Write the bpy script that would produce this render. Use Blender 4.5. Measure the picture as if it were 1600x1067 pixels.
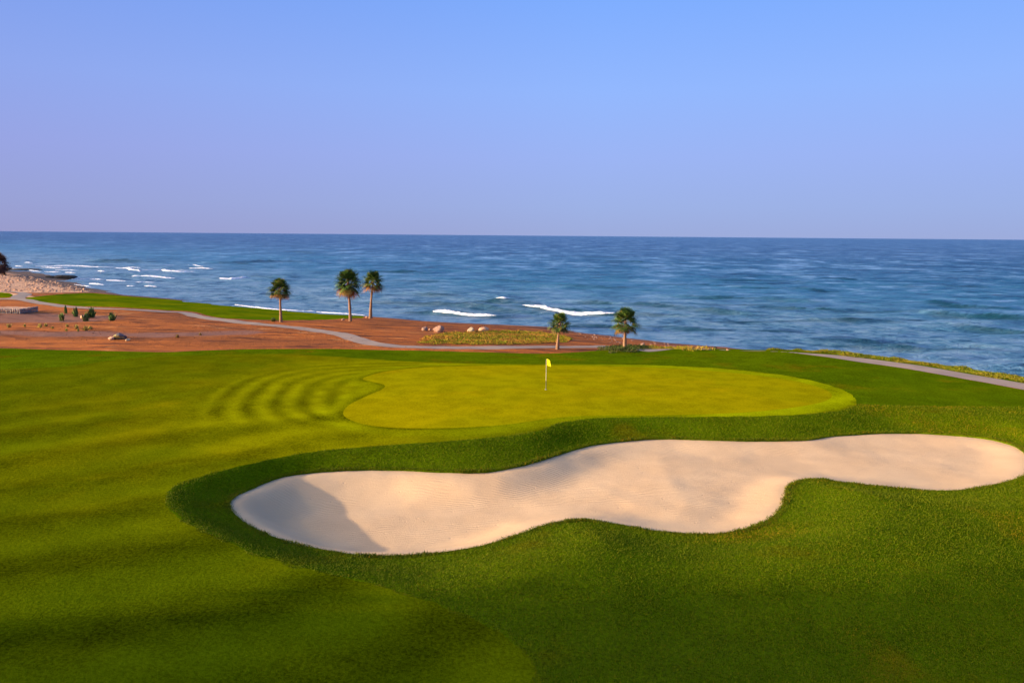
import bpy, math, random
import numpy as np
from mathutils import Matrix, Vector
for o in list(bpy.data.objects): bpy.data.objects.remove(o)
scene = bpy.context.scene
R = math.radians
rng = np.random.default_rng(7); random.seed(7)

# ------------------------------------------------------------------ camera
LENS = 28.0; F = LENS / 36 * 1600
CAM_H = 16.0
PITCH = math.atan(165.8 / F); ROLL = R(0.483)
cd = bpy.data.cameras.new('camera'); cam = bpy.data.objects.new('camera', cd)
scene.collection.objects.link(cam); scene.camera = cam
cd.lens = LENS; cd.sensor_width = 36; cd.clip_start = 0.5; cd.clip_end = 80000
CM = Matrix.Rotation(math.pi / 2 - PITCH, 4, 'X') @ Matrix.Rotation(ROLL, 4, 'Z')
cam.matrix_world = Matrix.Translation((0, 0, CAM_H)) @ CM
CR = np.array(CM.to_3x3())
scene.render.resolution_x = 1024; scene.render.resolution_y = 682

# ------------------------------------------------------------------ sky, sun, exposure
SUN_EL = R(12.5)
SUN_DIR = np.array([-0.97, -0.20]); SUN_DIR /= np.linalg.norm(SUN_DIR)   # horizontal direction towards the sun
SUN_ROT = math.atan2(SUN_DIR[0], SUN_DIR[1])                              # clockwise from +Y
scene.view_settings.view_transform = 'Standard'; scene.view_settings.look = 'None'
scene.view_settings.exposure = 1.25; scene.view_settings.gamma = 1
w = bpy.data.worlds.new('World'); scene.world = w; w.use_nodes = True
nt = w.node_tree; nt.nodes.clear()
wo = nt.nodes.new('ShaderNodeOutputWorld'); bg = nt.nodes.new('ShaderNodeBackground')
sky = nt.nodes.new('ShaderNodeTexSky'); sky.sky_type = 'NISHITA'; sky.sun_disc = False
sky.sun_elevation = SUN_EL; sky.sun_rotation = SUN_ROT
sky.altitude = 0; sky.air_density = 1.0; sky.dust_density = 0.6; sky.ozone_density = 2.5
E = 2**scene.view_settings.exposure
def lin(c): return tuple(((v/255+.055)/1.055)**2.4 if v > 10 else v/255/12.92 for v in c)
tc = nt.nodes.new('ShaderNodeTexCoord'); sep = nt.nodes.new('ShaderNodeSeparateXYZ'); nt.links.new(tc.outputs['Generated'], sep.inputs[0])
ramp = nt.nodes.new('ShaderNodeValToRGB'); nt.links.new(sep.outputs[2], ramp.inputs[0])
stops = [(0.0, (157, 172, 219)), (.035, (157, 178, 230)), (.094, (156, 181, 244)), (.17, (147, 184, 254)), (.27, (127, 174, 255)), (.6, (100, 150, 240)), (1.0, (85, 130, 220))]
el = ramp.color_ramp.elements
while len(el) < len(stops): el.new(.5)
for e_, (p_, c_) in zip(el, stops): e_.position = p_; e_.color = tuple(v/E for v in lin(c_)) + (1,)
dotn = nt.nodes.new('ShaderNodeVectorMath'); dotn.operation = 'DOT_PRODUCT'; nt.links.new(tc.outputs['Generated'], dotn.inputs[0])
dotn.inputs[1].default_value = (SUN_DIR[0]*.97, SUN_DIR[1]*.97, .22)
mrs = nt.nodes.new('ShaderNodeMapRange'); mrs.interpolation_type = 'SMOOTHSTEP'; nt.links.new(dotn.outputs['Value'], mrs.inputs[0])
mrs.inputs[1].default_value = .42; mrs.inputs[2].default_value = .95
skm = nt.nodes.new('ShaderNodeVectorMath'); skm.operation = 'SCALE'; nt.links.new(sky.outputs[0], skm.inputs[0]); skm.inputs['Scale'].default_value = .46
mx = nt.nodes.new('ShaderNodeMix'); mx.data_type = 'RGBA'
warm = nt.nodes.new('ShaderNodeMix'); warm.data_type = 'RGBA'; warm.blend_type = 'MULTIPLY'   # the haze is more lavender towards the west
mrx = nt.nodes.new('ShaderNodeMapRange'); nt.links.new(sep.outputs[0], mrx.inputs[0]); mrx.inputs[1].default_value = .1; mrx.inputs[2].default_value = -.55
nt.links.new(mrx.outputs[0], warm.inputs[0]); nt.links.new(ramp.outputs[0], warm.inputs[6]); warm.inputs[7].default_value = (.95, .81, .85, 1)
tn_ = nt.nodes.new('ShaderNodeMix'); tn_.data_type = 'RGBA'; tn_.blend_type = 'MULTIPLY'; tn_.inputs[0].default_value = 1; tn_.inputs[7].default_value = (1.30, .88, .55, 1)
nt.links.new(skm.outputs[0], tn_.inputs[6])
nt.links.new(mrs.outputs[0], mx.inputs[0]); nt.links.new(warm.outputs[2], mx.inputs[6]); nt.links.new(tn_.outputs[2], mx.inputs[7])
nt.links.new(mx.outputs[2], bg.inputs[0])
bg.inputs[1].default_value = 1.0
nt.links.new(bg.outputs[0], wo.inputs[0])
sd = bpy.data.lights.new('sun', 'SUN'); sd.energy = 3.15; sd.angle = R(0.55); sd.color = (1.0, 0.80, 0.56)
so = bpy.data.objects.new('sun', sd); scene.collection.objects.link(so)
tosun = Vector((SUN_DIR[0] * math.cos(SUN_EL), SUN_DIR[1] * math.cos(SUN_EL), math.sin(SUN_EL)))
so.rotation_euler = tosun.to_track_quat('Z', 'Y').to_euler(); so.location = (-60, 0, 40)

# ------------------------------------------------------------------ numpy helpers
def hash2(ix, iy, s):
    n = (ix.astype(np.int64) * 374761393 + iy.astype(np.int64) * 668265263 + s * 1274126177) & 0xffffffff
    n = ((n ^ (n >> 13)) * 1274126177) & 0xffffffff
    n = n ^ (n >> 16)
    return (n & 0xffff) / 65535.0
def vnoise(x, y, s=0):
    x = np.asarray(x, float); y = np.asarray(y, float)
    ix = np.floor(x); iy = np.floor(y); fx = x - ix; fy = y - iy
    fx = fx * fx * fx * (fx * (fx * 6 - 15) + 10); fy = fy * fy * fy * (fy * (fy * 6 - 15) + 10)
    a = hash2(ix, iy, s); b = hash2(ix + 1, iy, s); c = hash2(ix, iy + 1, s); d = hash2(ix + 1, iy + 1, s)
    return (a + (b - a) * fx + (c - a) * fy + (a - b - c + d) * fx * fy) * 2 - 1
def fbm(x, y, s=0, o=4):
    t = 0; a = 1; n = 0
    for i in range(o):
        t = t + a * vnoise(x * 2**i + 13.7 * i, y * 2**i - 7.1 * i, s + i); n += a; a *= .5
    return t / n
def sstep(a, b, x):
    t = np.clip((np.asarray(x, float) - a) / (b - a), 0, 1); return t * t * (3 - 2 * t)
def lerp(a, b, t): return a + (b - a) * t
def catmull(P, closed=True, n=6):
    P = np.asarray(P, float); N = len(P); out = []
    rngi = range(N) if closed else range(N - 1)
    for i in rngi:
        if closed: p0, p1, p2, p3 = P[i-1], P[i], P[(i+1) % N], P[(i+2) % N]
        else: p0, p1, p2, p3 = P[max(i-1, 0)], P[i], P[i+1], P[min(i+2, N-1)]
        for k in range(n):
            t = k / n
            out.append(.5 * ((2*p1) + (-p0+p2)*t + (2*p0-5*p1+4*p2-p3)*t*t + (-p0+3*p1-3*p2+p3)*t**3))
    if not closed: out.append(P[-1])
    return np.array(out)
def segdist(x, y, P, closed):
    Q = np.roll(P, -1, 0) if closed else P[1:]
    A = P if closed else P[:-1]
    best = np.full(x.shape, 1e18); tt = np.zeros(x.shape); inside = np.zeros(x.shape, bool)
    for i, ((ax, ay), (bx, by)) in enumerate(zip(A, Q)):
        dx, dy = bx-ax, by-ay; L = dx*dx+dy*dy + 1e-12
        t = np.clip(((x-ax)*dx + (y-ay)*dy)/L, 0, 1)
        d = (x-ax-t*dx)**2 + (y-ay-t*dy)**2
        m = d < best; best = np.where(m, d, best); tt = np.where(m, i+t, tt)
        if closed and abs(dy) > 1e-12:
            c = ((ay > y) != (by > y)) & (x < dx*(y-ay)/dy + ax)
            inside ^= c
    d = np.sqrt(best)
    return (np.where(inside, d, -d) if closed else d), tt
def sdf(x, y, P): return segdist(np.asarray(x, float), np.asarray(y, float), P, True)[0]

def pix_dir(u, v):
    u = np.asarray(u, float); v = np.asarray(v, float)
    l = np.stack([(u-800)/F, -(v-533.5)/F, -np.ones_like(u)], -1)
    return l @ CR.T
def unproj(P, zf=0.0, it=12):
    """where the ray through photo pixel (u,v) meets the height zf (number or function)"""
    P = np.asarray(P, float); d = pix_dir(P[:, 0], P[:, 1])
    z = zf if not callable(zf) else 5.0
    for _ in range(it if callable(zf) else 1):
        t = (z - CAM_H) / np.minimum(d[:, 2], -1e-4); xy = d[:, :2] * t[:, None]
        if callable(zf): z = zf(xy[:, 0], xy[:, 1])
    return xy

# ------------------------------------------------------------------ heights
MOUNDS = [  # x, y, rx, ry, height
    (13.5, 27.0, 7.0, 5.0, 0.55), (1.8, 26.5, 4.0, 3.5, 0.35), (-19, 45, 6, 6, 0.15),
    (-30, 62, 14, 9, 0.30), (4.0, 57.0, 18, 12, 0.25)]
def zp(x, y):
    x = np.asarray(x, float); y = np.asarray(y, float)
    z = 5.0 + 0*x
    for a, b, rx, ry, h in MOUNDS: z = z + h*np.exp(-((x-a)/rx)**2 - ((y-b)/ry)**2)
    near = 1 - sstep(16, 36, y)
    z = z - near * 0.075 * (x + 5) * np.exp(-(x/40)**2)            # the foreground rolls away from the low sun
    und = sstep(0, 14, -x - 4)*(1 - sstep(41, 47, y)*sstep(-32, -23, x))                                     # soft rolls of the left fairway
    c = (y - .7*x)
    z = z + 0.062*und*np.sin(c*2*np.pi/6.5 + 2.5*fbm(x/11, y/11, 5, 2)) * (1 - sstep(52, 60, y))
    z = z + 0.10*fbm(x/9, y/9, 3, 3) * (1-0.8*np.exp(-((x-5)/20)**2-((y-57)/12)**2))
    return z
BUNK_PX = [(358,790),(365,775),(395,760),(430,746),(470,738),(540,733),(620,732),(680,735),(740,736),(790,731),(840,719),(880,706),(920,695),(980,687),(1040,684),(1120,686),(1200,687),(1260,686),(1300,680),(1360,676),(1430,675),(1500,679),(1550,685),(1585,695),(1603,708),(1610,725),(1600,742),(1560,755),(1500,765),(1440,765),(1380,760),(1320,753),(1280,748),(1250,749),(1233,759),(1228,773),(1222,790),(1205,808),(1175,823),(1130,832),(1080,833),(1020,828),(970,819),(920,812),(885,813),(850,820),(810,834),(760,850),(700,861),(620,867),(560,866),(500,857),(440,843),(400,826),(370,806)]
def bank_drop(x, y): return 0.58 + 0.06*sstep(0, 10, x)
LIP = catmull(unproj(BUNK_PX, lambda x, y: zp(x, y) - bank_drop(x, y)), True, 5)
SHORE_PX = [(0,421),(40,424),(80,431),(112,440),(150,452),(200,461),(260,467),(330,475),(400,482),(480,489),(560,493),(650,500),(720,505),(840,511),(900,518),(960,525),(1020,533),(1080,540),(1150,547),(1220,562),(1300,585),(1450,615),(1600,655)]
SH = unproj(SHORE_PX, 0.0)
SHW = catmull(np.vstack([[(-900, 900)], [(-420, 560)], SH, [(75, 58)], [(120, 20)]]), False, 4)
LAND = np.vstack([SHW, [(200, -80)], [(-900, -80)]])
PLE_PX = [(-900,560),(-400,550),(-100,545),(0,544.5),(100,547),(200,550),(260,551),(330,548),(400,546),(500,546),(600,547),(700,549),(800,552),(860,553),(905,551),(930,549),(1000,546),(1100,545),(1200,546.5),(1300,552),(1400,562),(1500,576),(1600,591),(1750,618)]
PLW = unproj(PLE_PX, 4.95)
PLAT = catmull(np.vstack([PLW, [(62, 30)], [(90, -40)], [(-200, -60)], [(-160, 50)]]), True, 4)
GREEN_PX = [(567,591),(600,581),(660,574),(750,571.5),(850,571),(950,572),(1050,576),(1150,583),(1230,593),(1280,605),(1300,617),(1285,628),(1230,638),(1150,645),(1050,648),(960,649),(900,650),(850,655),(800,662),(740,667),(660,669),(590,666),(550,657),(536,646),(545,633),(570,620),(597,608),(600,601),(580,596)]
GREEN = catmull(unproj(GREEN_PX, zp), True, 5)
FW_PX = [(1338,627),(1325,638),(1280,645),(1200,650),(1100,651),(1000,652),(920,654),(870,662),(840,673),(800,680),(700,689),(600,696),(500,704),(420,717),(350,734),(300,748),(270,762),(260,776),(268,795),(300,820),(360,848),(440,877),(530,900),(620,922),(700,950),(770,980),(820,1015),(842,1050),(842,1090),(810,1200),(700,1400)]
FW_A = unproj(FW_PX, zp)
FW_PX2 = [(-500,640),(-200,600),(0,578),(80,574),(140,568),(200,560),(280,556),(400,554),(520,557),(650,565),(760,568.5),(900,569),(1000,570),(1100,574),(1200,583),(1270,595),(1320,610)]
FW_B = unproj(FW_PX2, zp)
FAIR = catmull(np.vstack([FW_A, [(-8, 2)], [(-60, 2)], [(-70, 25)], FW_B]), True, 4)
def height(x, y, side=0):
    x = np.asarray(x, float); y = np.asarray(y, float)
    ds = sdf(x, y, LAND); dp = sdf(x, y, PLAT)
    low = np.interp(ds, [-400, -60, 0, 5, 12, 22, 34, 60, 140], [-9, -3, 0, .35, .95, 1.75, 2.35, 2.75, 3.3])
    low = low + sstep(2, 14, ds) * (0.22*fbm(x/14, y/14, 21, 3) + 0.05*fbm(x/2.3, y/2.3, 31, 3))
    top = zp(x, y)
    z = lerp(low, top, sstep(-7.5, 0.6, dp))
    db = sdf(x, y, LIP); inside = db > 0 if side == 0 else (side > 0)
    if side > 0: db = np.maximum(db, 0)
    if side < 0: db = np.minimum(db, 0)
    drop = bank_drop(x, y)
    df = np.maximum(-sdf(x, y, FAIR[::2]), 0); wd = np.minimum(-db + df + .15, 4.5)
    out = z - drop * (1 - sstep(0, 1, -db / wd))
    bowl = 0.55 - .18*sstep(-7, -2, x) - .10*sstep(12, 24, x)
    ins = z - drop - 0.10 - bowl * sstep(0, 3.6, db) + 0.03*fbm(x/1.5, y/1.5, 41, 3)
    ins = np.where(db > 0, lerp(ins, np.minimum(3.22 + 0.045*(x + 12), z - drop - .34) + 0.03*fbm(x/1.5, y/1.5, 41, 3), sstep(0.3, 3.2, db)), ins)
    return np.where(inside, ins, out)
def ground_pt(u, v):
    d = pix_dir(u, v); t = (4.9 - CAM_H)/d[2]; 
    ts = np.arange(t*0.7, t*2.2, 0.25); p = d[None, :]*ts[:, None]
    h = height(p[:, 0], p[:, 1]); k = np.argmax(CAM_H + p[:, 2] < h)
    return np.array([p[k, 0], p[k, 1], h[k]])
def ground_poly(P): return np.array([ground_pt(u, v)[:2] for u, v in P])
def drape(x, y): return float(height(np.array([x]), np.array([y]))[0])

# ------------------------------------------------------------------ mesh / object helpers
COL = scene.collection
def tag(o, label=None, cat=None, group=None, kind=None):
    if label: o['label'] = label
    if cat: o['category'] = cat
    if group: o['group'] = group
    if kind: o['kind'] = kind
    return o
def mesh_obj(name, V, Fc, mat, parent=None, smooth=True, attrs=None):
    V = np.asarray(V, np.float32); me = bpy.data.meshes.new(name)
    if isinstance(Fc, np.ndarray):
        n, k = Fc.shape
        me.vertices.add(len(V)); me.vertices.foreach_set('co', V.ravel())
        me.loops.add(n*k); me.loops.foreach_set('vertex_index', Fc.astype(np.int32).ravel())
        me.polygons.add(n); me.polygons.foreach_set('loop_start', np.arange(0, n*k, k, dtype=np.int32))
        me.update(calc_edges=True)
    else: me.from_pydata([tuple(map(float, p)) for p in V], [], Fc); me.update()
    me.polygons.foreach_set('use_smooth', np.full(len(me.polygons), smooth))
    for k, a in (attrs or {}).items():
        at = me.attributes.new(k, 'FLOAT', 'POINT'); at.data.foreach_set('value', np.asarray(a, np.float32))
    me.materials.append(mat)
    o = bpy.data.objects.new(name, me); COL.objects.link(o)
    if parent: o.parent = parent
    return o
def empty(name, loc):
    o = bpy.data.objects.new(name, None); COL.objects.link(o); o.location = loc; return o

# ------------------------------------------------------------------ materials
class NT:
    def __init__(s, name, rough=0.9, spec=0.15):
        s.m = bpy.data.materials.new(name); s.m.use_nodes = True; s.t = s.m.node_tree
        s.b = s.t.nodes['Principled BSDF']; s.b.inputs['Roughness'].default_value = rough
        s.b.inputs['Specular IOR Level'].default_value = spec
        s.geo = s.t.nodes.new('ShaderNodeNewGeometry')
    def n(s, k, **kw):
        nd = s.t.nodes.new(k)
        for a, v in kw.items(): setattr(nd, a, v)
        return nd
    def plug(s, sock, v):
        if isinstance(v, bpy.types.NodeSocket): s.t.links.new(v, sock)
        elif isinstance(v, (tuple, list)) and sock.type == 'RGBA': sock.default_value = tuple(v)[:3] + (1,)
        else: sock.default_value = v
    def math(s, op, a, b=0.0, c=0.0, clamp=False):
        nd = s.n('ShaderNodeMath', operation=op, use_clamp=clamp)
        s.plug(nd.inputs[0], a); s.plug(nd.inputs[1], b); s.plug(nd.inputs[2], c); return nd.outputs[0]
    def coord(s, sc=(1, 1, 1), rot=0):
        nd = s.n('ShaderNodeMapping'); s.plug(nd.inputs[0], s.geo.outputs['Position'])
        nd.inputs['Scale'].default_value = sc; nd.inputs['Rotation'].default_value = (0, 0, rot); return nd.outputs[0]
    def noise(s, scale, detail=3, rough=.55, co=None, dist=0):
        nd = s.n('ShaderNodeTexNoise'); s.plug(nd.inputs['Vector'], co if co else s.geo.outputs['Position'])
        nd.inputs['Scale'].default_value = scale; nd.inputs['Detail'].default_value = detail
        nd.inputs['Roughness'].default_value = rough; nd.inputs['Distortion'].default_value = dist; return nd.outputs[0]
    def mr(s, v, a, b, c=0.0, d=1.0):
        nd = s.n('ShaderNodeMapRange'); nd.interpolation_type = 'SMOOTHSTEP'
        for i, q in enumerate((v, a, b, c, d)): s.plug(nd.inputs[i], q)
        return nd.outputs[0]
    def mix(s, f, a, b, mode='MIX'):
        nd = s.n('ShaderNodeMix', data_type='RGBA', blend_type=mode)
        s.plug(nd.inputs[0], f); s.plug(nd.inputs[6], a); s.plug(nd.inputs[7], b); return nd.outputs[2]
    def attr(s, name): return s.n('ShaderNodeAttribute', attribute_name=name).outputs['Fac']
    def bump(s, h, dist=0.02, strength=1.0, prev=None):
        nd = s.n('ShaderNodeBump'); nd.inputs['Strength'].default_value = strength; nd.inputs['Distance'].default_value = dist
        s.plug(nd.inputs['Height'], h)
        if prev: s.plug(nd.inputs['Normal'], prev)
        return nd.outputs[0]
    def out(s, col, nrm=None):
        s.plug(s.b.inputs['Base Color'], col)
        if nrm: s.plug(s.b.inputs['Normal'], nrm)
        return s.m

def grass_mat(name, c1, c2, patch, fine=1.0, stripes=None):
    g = NT(name, 0.9, 0.0)
    big = g.noise(0.11, 3); mid = g.noise(0.7, 4); fin = g.noise(9.0, 3, .7); vf = g.noise(28, 2, .7)
    c = g.mix(g.mr(big, .35, .65), c1, c2)
    c = g.mix(g.mr(g.noise(0.23, 4, .6), .55, .72, 0, .6), c, patch)
    k = g.math('ADD', g.mr(mid, .3, .7, -.13, .13), g.mr(fin, .25, .75, -.34*fine, .34*fine))
    k = g.math('ADD', k, g.mr(vf, .25, .75, -.20*fine, .20*fine))
    if stripes:
        k = g.math('ADD', k, stripes(g)); c = g.mix(g.attr('apron'), c, (.190, .188, .0008)); c = g.mix(g.attr('away'), c, g.mix(g.mr(big, .35, .65), (.090, .106, .0008), (.070, .092, .0008))); c = g.mix(g.attr('collar'), c, (.235, .262, .001)); k = g.math('ADD', k, g.math('MULTIPLY', g.attr('edge'), -.32))  # turf far from the green is greener, with foreground shade painted into its colour
    k = g.math('ADD', k, 1.0)
    c = g.mix(1.0, c, g.n('ShaderNodeCombineColor').outputs[0], 'MULTIPLY')
    cc = g.t.nodes[-2] if False else [n for n in g.t.nodes if n.type == 'COMBINE_COLOR'][-1]
    for i in range(3): g.t.links.new(k, cc.inputs[i])
    b = g.bump(fin, 0.03*fine, .8); b = g.bump(vf, 0.015*fine, .7, b)
    return g.out(c, b)
def fw_stripes(g):
    dg = g.attr('dgreen'); dr = g.attr('drough')
    wob = g.math('MULTIPLY', g.noise(0.25, 2), 0.7)
    s1 = g.math('SINE', g.math('MULTIPLY', g.math('ADD', dg, wob), 2*math.pi/1.75))
    s1 = g.math('MULTIPLY', s1, g.attr('arcmask'))
    s1 = g.math('MULTIPLY', s1, g.mr(g.noise(.35, 3), .3, .58, .12, .34))
    s2 = g.math('SINE', g.math('MULTIPLY', g.math('ADD', dr, g.math('MULTIPLY', g.noise(0.12, 2), 5.0)), 2*math.pi/6.5))
    s2 = g.math('MULTIPLY', s2, g.attr('rollmask'))
    return g.math('ADD', s1, g.math('MULTIPLY', s2, 0.20))
M_ROUGH = grass_mat('rough_grass', (.082, .120, .001), (.064, .105, .001), (.150, .104, .002), 1.3)
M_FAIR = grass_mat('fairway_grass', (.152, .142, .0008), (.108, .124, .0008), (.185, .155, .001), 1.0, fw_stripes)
M_GREEN = grass_mat('putting_grass', (.290, .240, .001), (.255, .228, .001), (.315, .228, .001), .6)
M_FAR = grass_mat('far_fairway_grass', (.080, .130, .002), (.145, .165, .002), (.050, .080, .002), .5)
def sand_mat():
    g = NT('bunker_sand', .95, .1)
    c = g.mix(g.mr(g.noise(.4, 4), .3, .7), (.64, .415, .215), (.70, .465, .245))
    c = g.mix(g.mr(g.noise(14, 4, .8), .55, .8, 0, .35), c, (.45, .28, .18))
    rake = g.noise(2.2, 4, .6, g.coord((1, 4, 1), .35))
    rake2 = g.n('ShaderNodeTexWave'); rake2.bands_direction = 'Y'; g.plug(rake2.inputs['Vector'], g.coord((1, 1, 1), .25)); rake2.inputs['Scale'].default_value = 1.6; rake2.inputs['Distortion'].default_value = 9; rake2.inputs['Detail'].default_value = 3; rake2.inputs['Detail Scale'].default_value = .35
    foot = g.n('ShaderNodeTexVoronoi'); g.plug(foot.inputs['Vector'], g.geo.outputs['Position']); foot.inputs['Scale'].default_value = 1.6
    b = g.bump(rake, .03, .5); b = g.bump(g.math('MULTIPLY', rake2.outputs[1], g.mr(g.noise(.35, 3), .42, .6)), .014, .6, b); b = g.bump(g.noise(18, 4, .7), .02, .7, b)
    b = g.bump(g.mr(foot.outputs[0], 0.0, .13, 0, 1), .03, .5, b)
    return g.out(c, b)
M_SAND = sand_mat()
def soil_mat(name, a, b_, dark, light):
    g = NT(name, .95, .1)
    c = g.mix(g.mr(g.noise(.06, 4, .6, g.coord((.5, 1.6, 1))), .38, .62), a, b_)
    c = g.mix(g.mr(g.noise(.35, 5, .65, g.coord((.4, 1.5, 1))), .49, .66, 0, .9), c, dark)
    c = g.mix(g.mr(g.noise(.2, 5, .6, g.coord((.6, 1.5, 1), .2)), .60, .72, 0, .75), c, light)
    c = g.mix(g.mr(g.noise(4, 5, .75), .58, .72, 0, .6), c, dark)
    c = g.mix(g.mr(g.noise(6.1, 4, .75), .62, .75, 0, .6), c, light)
    c = g.mix(g.attr('wet'), c, (.075, .060, .055))
    c = g.mix(g.attr('tarnish'), c, (.215, .110, .080))
    tw = g.n('ShaderNodeTexWave'); tw.bands_direction = 'DIAGONAL'; g.plug(tw.inputs['Vector'], g.coord((.6, 2.2, 1), .3)); tw.inputs['Scale'].default_value = .09; tw.inputs['Distortion'].default_value = 6; tw.inputs['Detail'].default_value = 2; tw.inputs['Detail Scale'].default_value = .5
    c = g.mix(g.math('MULTIPLY', g.mr(tw.outputs[1], .82, .98), g.mr(g.noise(.05, 2), .45, .6, 0, .55)), c, dark)
    b = g.bump(g.noise(1.2, 6, .7), .25, .8); b = g.bump(g.noise(8, 4, .7), .05, .8, b)
    return g.out(c, b)
M_SOIL = soil_mat('red_soil', (.42, .118, .018), (.27, .078, .015), (.09, .024, .008), (.62, .28, .09))
M_BEACH = soil_mat('pink_beach_rock', (.85, .48, .25), (.78, .42, .21), (.38, .18, .10), (.88, .58, .34))
def path_mat():
    g = NT('path_concrete', .9, .2)
    c = g.mix(g.mr(g.noise(.5, 4), .3, .7), (.34, .25, .18), (.27, .20, .15))
    c = g.mix(g.mr(g.noise(9, 4, .7), .5, .8, 0, .4), c, (.20, .14, .11))
    return g.out(c, g.bump(g.noise(12, 3), .01, .5))
M_PATH = path_mat()
def leaf_mat(name, a, b_, dead, trans=0.0):
    g = NT(name, .75, .08)
    c = g.mix(g.mr(g.attr('rnd'), 0, 1), a, b_)
    c = g.mix(g.attr('dead'), c, dead)
    return g.out(c)
M_FROND = leaf_mat('palm_frond', (.030, .070, .012), (.10, .155, .028), (.30, .12, .045))
M_BROWNFROND = leaf_mat('dry_frond', (.13, .065, .035), (.20, .10, .05), (.08, .04, .03))
M_COVER = leaf_mat('ground_cover_leaf', (.25, .25, .008), (.11, .15, .006), (.46, .20, .04))
M_HEDGE = leaf_mat('hedge_leaf', (.15, .18, .008), (.075, .115, .006), (.36, .19, .03))
M_DARKCOVER = leaf_mat('dark_ground_cover_leaf', (.030, .055, .012), (.055, .085, .012), (.10, .08, .03))
M_BLADE = leaf_mat('grass_blade', (.082, .110, .001), (.106, .128, .001), (.24, .13, .004))
M_AGAVE = leaf_mat('shrub_leaf', (.060, .120, .030), (.13, .19, .05), (.20, .13, .05))
M_DRY = leaf_mat('dry_tuft', (.55, .42, .12), (.42, .38, .08), (.20, .12, .05))
def trunk_mat():
    g = NT('palm_bark', .9, .1)
    c = g.mix(g.mr(g.noise(3, 4, .6, g.coord((1, 1, 4))), .35, .65), (.33, .20, .12), (.22, .125, .075))
    wv = g.n('ShaderNodeTexWave'); wv.bands_direction = 'Z'; g.plug(wv.inputs['Vector'], g.geo.outputs['Position'])
    wv.inputs['Scale'].default_value = 2.2; wv.inputs['Distortion'].default_value = 2
    return g.out(c, g.bump(wv.outputs[1], .06, .8))
M_BARK = trunk_mat()
def rock_mat(name, a, b_, blotch=None):
    g = NT(name, .9, .15)
    c = g.mix(g.mr(g.noise(1.6, 5, .6), .35, .65), a, b_)
    if blotch: c = g.mix(g.mr(g.noise(1.1, 3), .52, .60, 0, .9), c, blotch)  # optional blotches of a second colour by noise
    return g.out(c, g.bump(g.noise(5, 5, .7), .10, .9))
M_ROCK_P = rock_mat('pink_rock', (.34, .20, .14), (.25, .15, .11))
M_ROCK_Y = rock_mat('cream_rock', (.44, .34, .21), (.33, .24, .15))
M_ROCK_O = rock_mat('orange_rock', (.58, .34, .20), (.45, .26, .16))
M_ROCK_G = rock_mat('grey_rock', (.17, .15, .15), (.12, .105, .11), (.50, .42, .15))
M_CLOD = rock_mat('soil_clod', (.24, .085, .03), (.12, .045, .02))
M_ROCK_D = rock_mat('dark_reef_rock', (.035, .033, .03), (.06, .05, .045))
M_WALLST = rock_mat('wall_stone', (.22, .19, .17), (.34, .28, .24))
def simple(name, col, rough=.5, spec=.4):
    g = NT(name, rough, spec); return g.out(col)
M_FLAG = simple('yellow_flag_cloth', (.85, .72, .01), .8, .2)
M_POLE_W = simple('white_pole_paint', (.42, .36, .20), .4)
M_POLE_D = simple('black_pole_paint', (.06, .05, .02), .4)
M_CUP = simple('cup_liner', (.5, .5, .45), .5)
def water_mat():
    g = NT('sea_water', .34, .22); g.b.inputs['IOR'].default_value = 1.33
    big = g.noise(.004, 4, .6, g.coord((.5, 1.6, 1)))
    c = g.mix(g.mr(big, .38, .62), (.030, .165, .300), (.040, .190, .330))
    off = g.attr('offshore')                                  # 0 at the shore, 1 a kilometre out: ripples give way to longer wind streaks
    n1 = g.noise(1.0, 4, .75, g.coord((.26, .34, 1), .05)); n2 = g.noise(1.0, 5, .75, g.coord((.075, .070, 1), .03)); n3 = g.noise(1.0, 5, .78, g.coord((.028, .012, 1), .02))
    w1 = g.mr(off, .0, .35, 1, .15); w2 = g.mr(off, .0, .25, .75, 1); w3 = g.mr(off, .15, .6, .25, 1.3)
    tot = g.math('ADD', g.math('MULTIPLY', g.math('SUBTRACT', n1, .5), w1), g.math('ADD', g.math('MULTIPLY', g.math('SUBTRACT', n2, .5), w2), g.math('MULTIPLY', g.math('SUBTRACT', n3, .5), w3)))
    c = g.mix(g.mr(off, .2, .9, 0, .9), c, (.006, .060, .160))
    c = g.mix(g.mr(tot, -.22, 0.0, .80, 0), c, (.002, .032, .095)); c = g.mix(g.mr(tot, 0.0, .24, 0, .75), c, (.24, .43, .66))
    sh = g.attr('shal')
    c = g.mix(g.math('MULTIPLY', sh, g.mr(tot, -.15, .12, .15, 1)), c, (.21, .34, .45))
    c = g.mix(g.math('MULTIPLY', g.attr('swell'), .95), c, (.003, .045, .070))  # near faces of swells painted dark for their weaker sky reflection
    b0 = g.bump(g.noise(.012, 6, .8, g.coord((.2, 1.5, 1), .08)), 5.0, .8)
    b1 = g.bump(g.noise(.045, 9, .78, g.coord((.3, 1.6, 1), .05)), 3.0, 1.0, b0)
    b2 = g.bump(g.noise(.30, 5, .68, g.coord((.5, 1.5, 1), .1)), 1.0, 1.0, b1)
    b3 = g.bump(g.noise(1.7, 4, .6, g.coord((.5, 1.3, 1), -.1)), .28, 1.0, b2)
    return g.out(c, b3)
M_WATER = water_mat()
def foam_mat():
    g = NT('white_foam', .9, .1)
    c = g.mix(g.mr(g.noise(1.4, 5, .7), .35, .65), (.88, .87, .90), (.50, .54, .62))
    return g.out(c, g.bump(g.noise(2.5, 5, .7), .25, .8))
M_FOAM = foam_mat()

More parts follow.
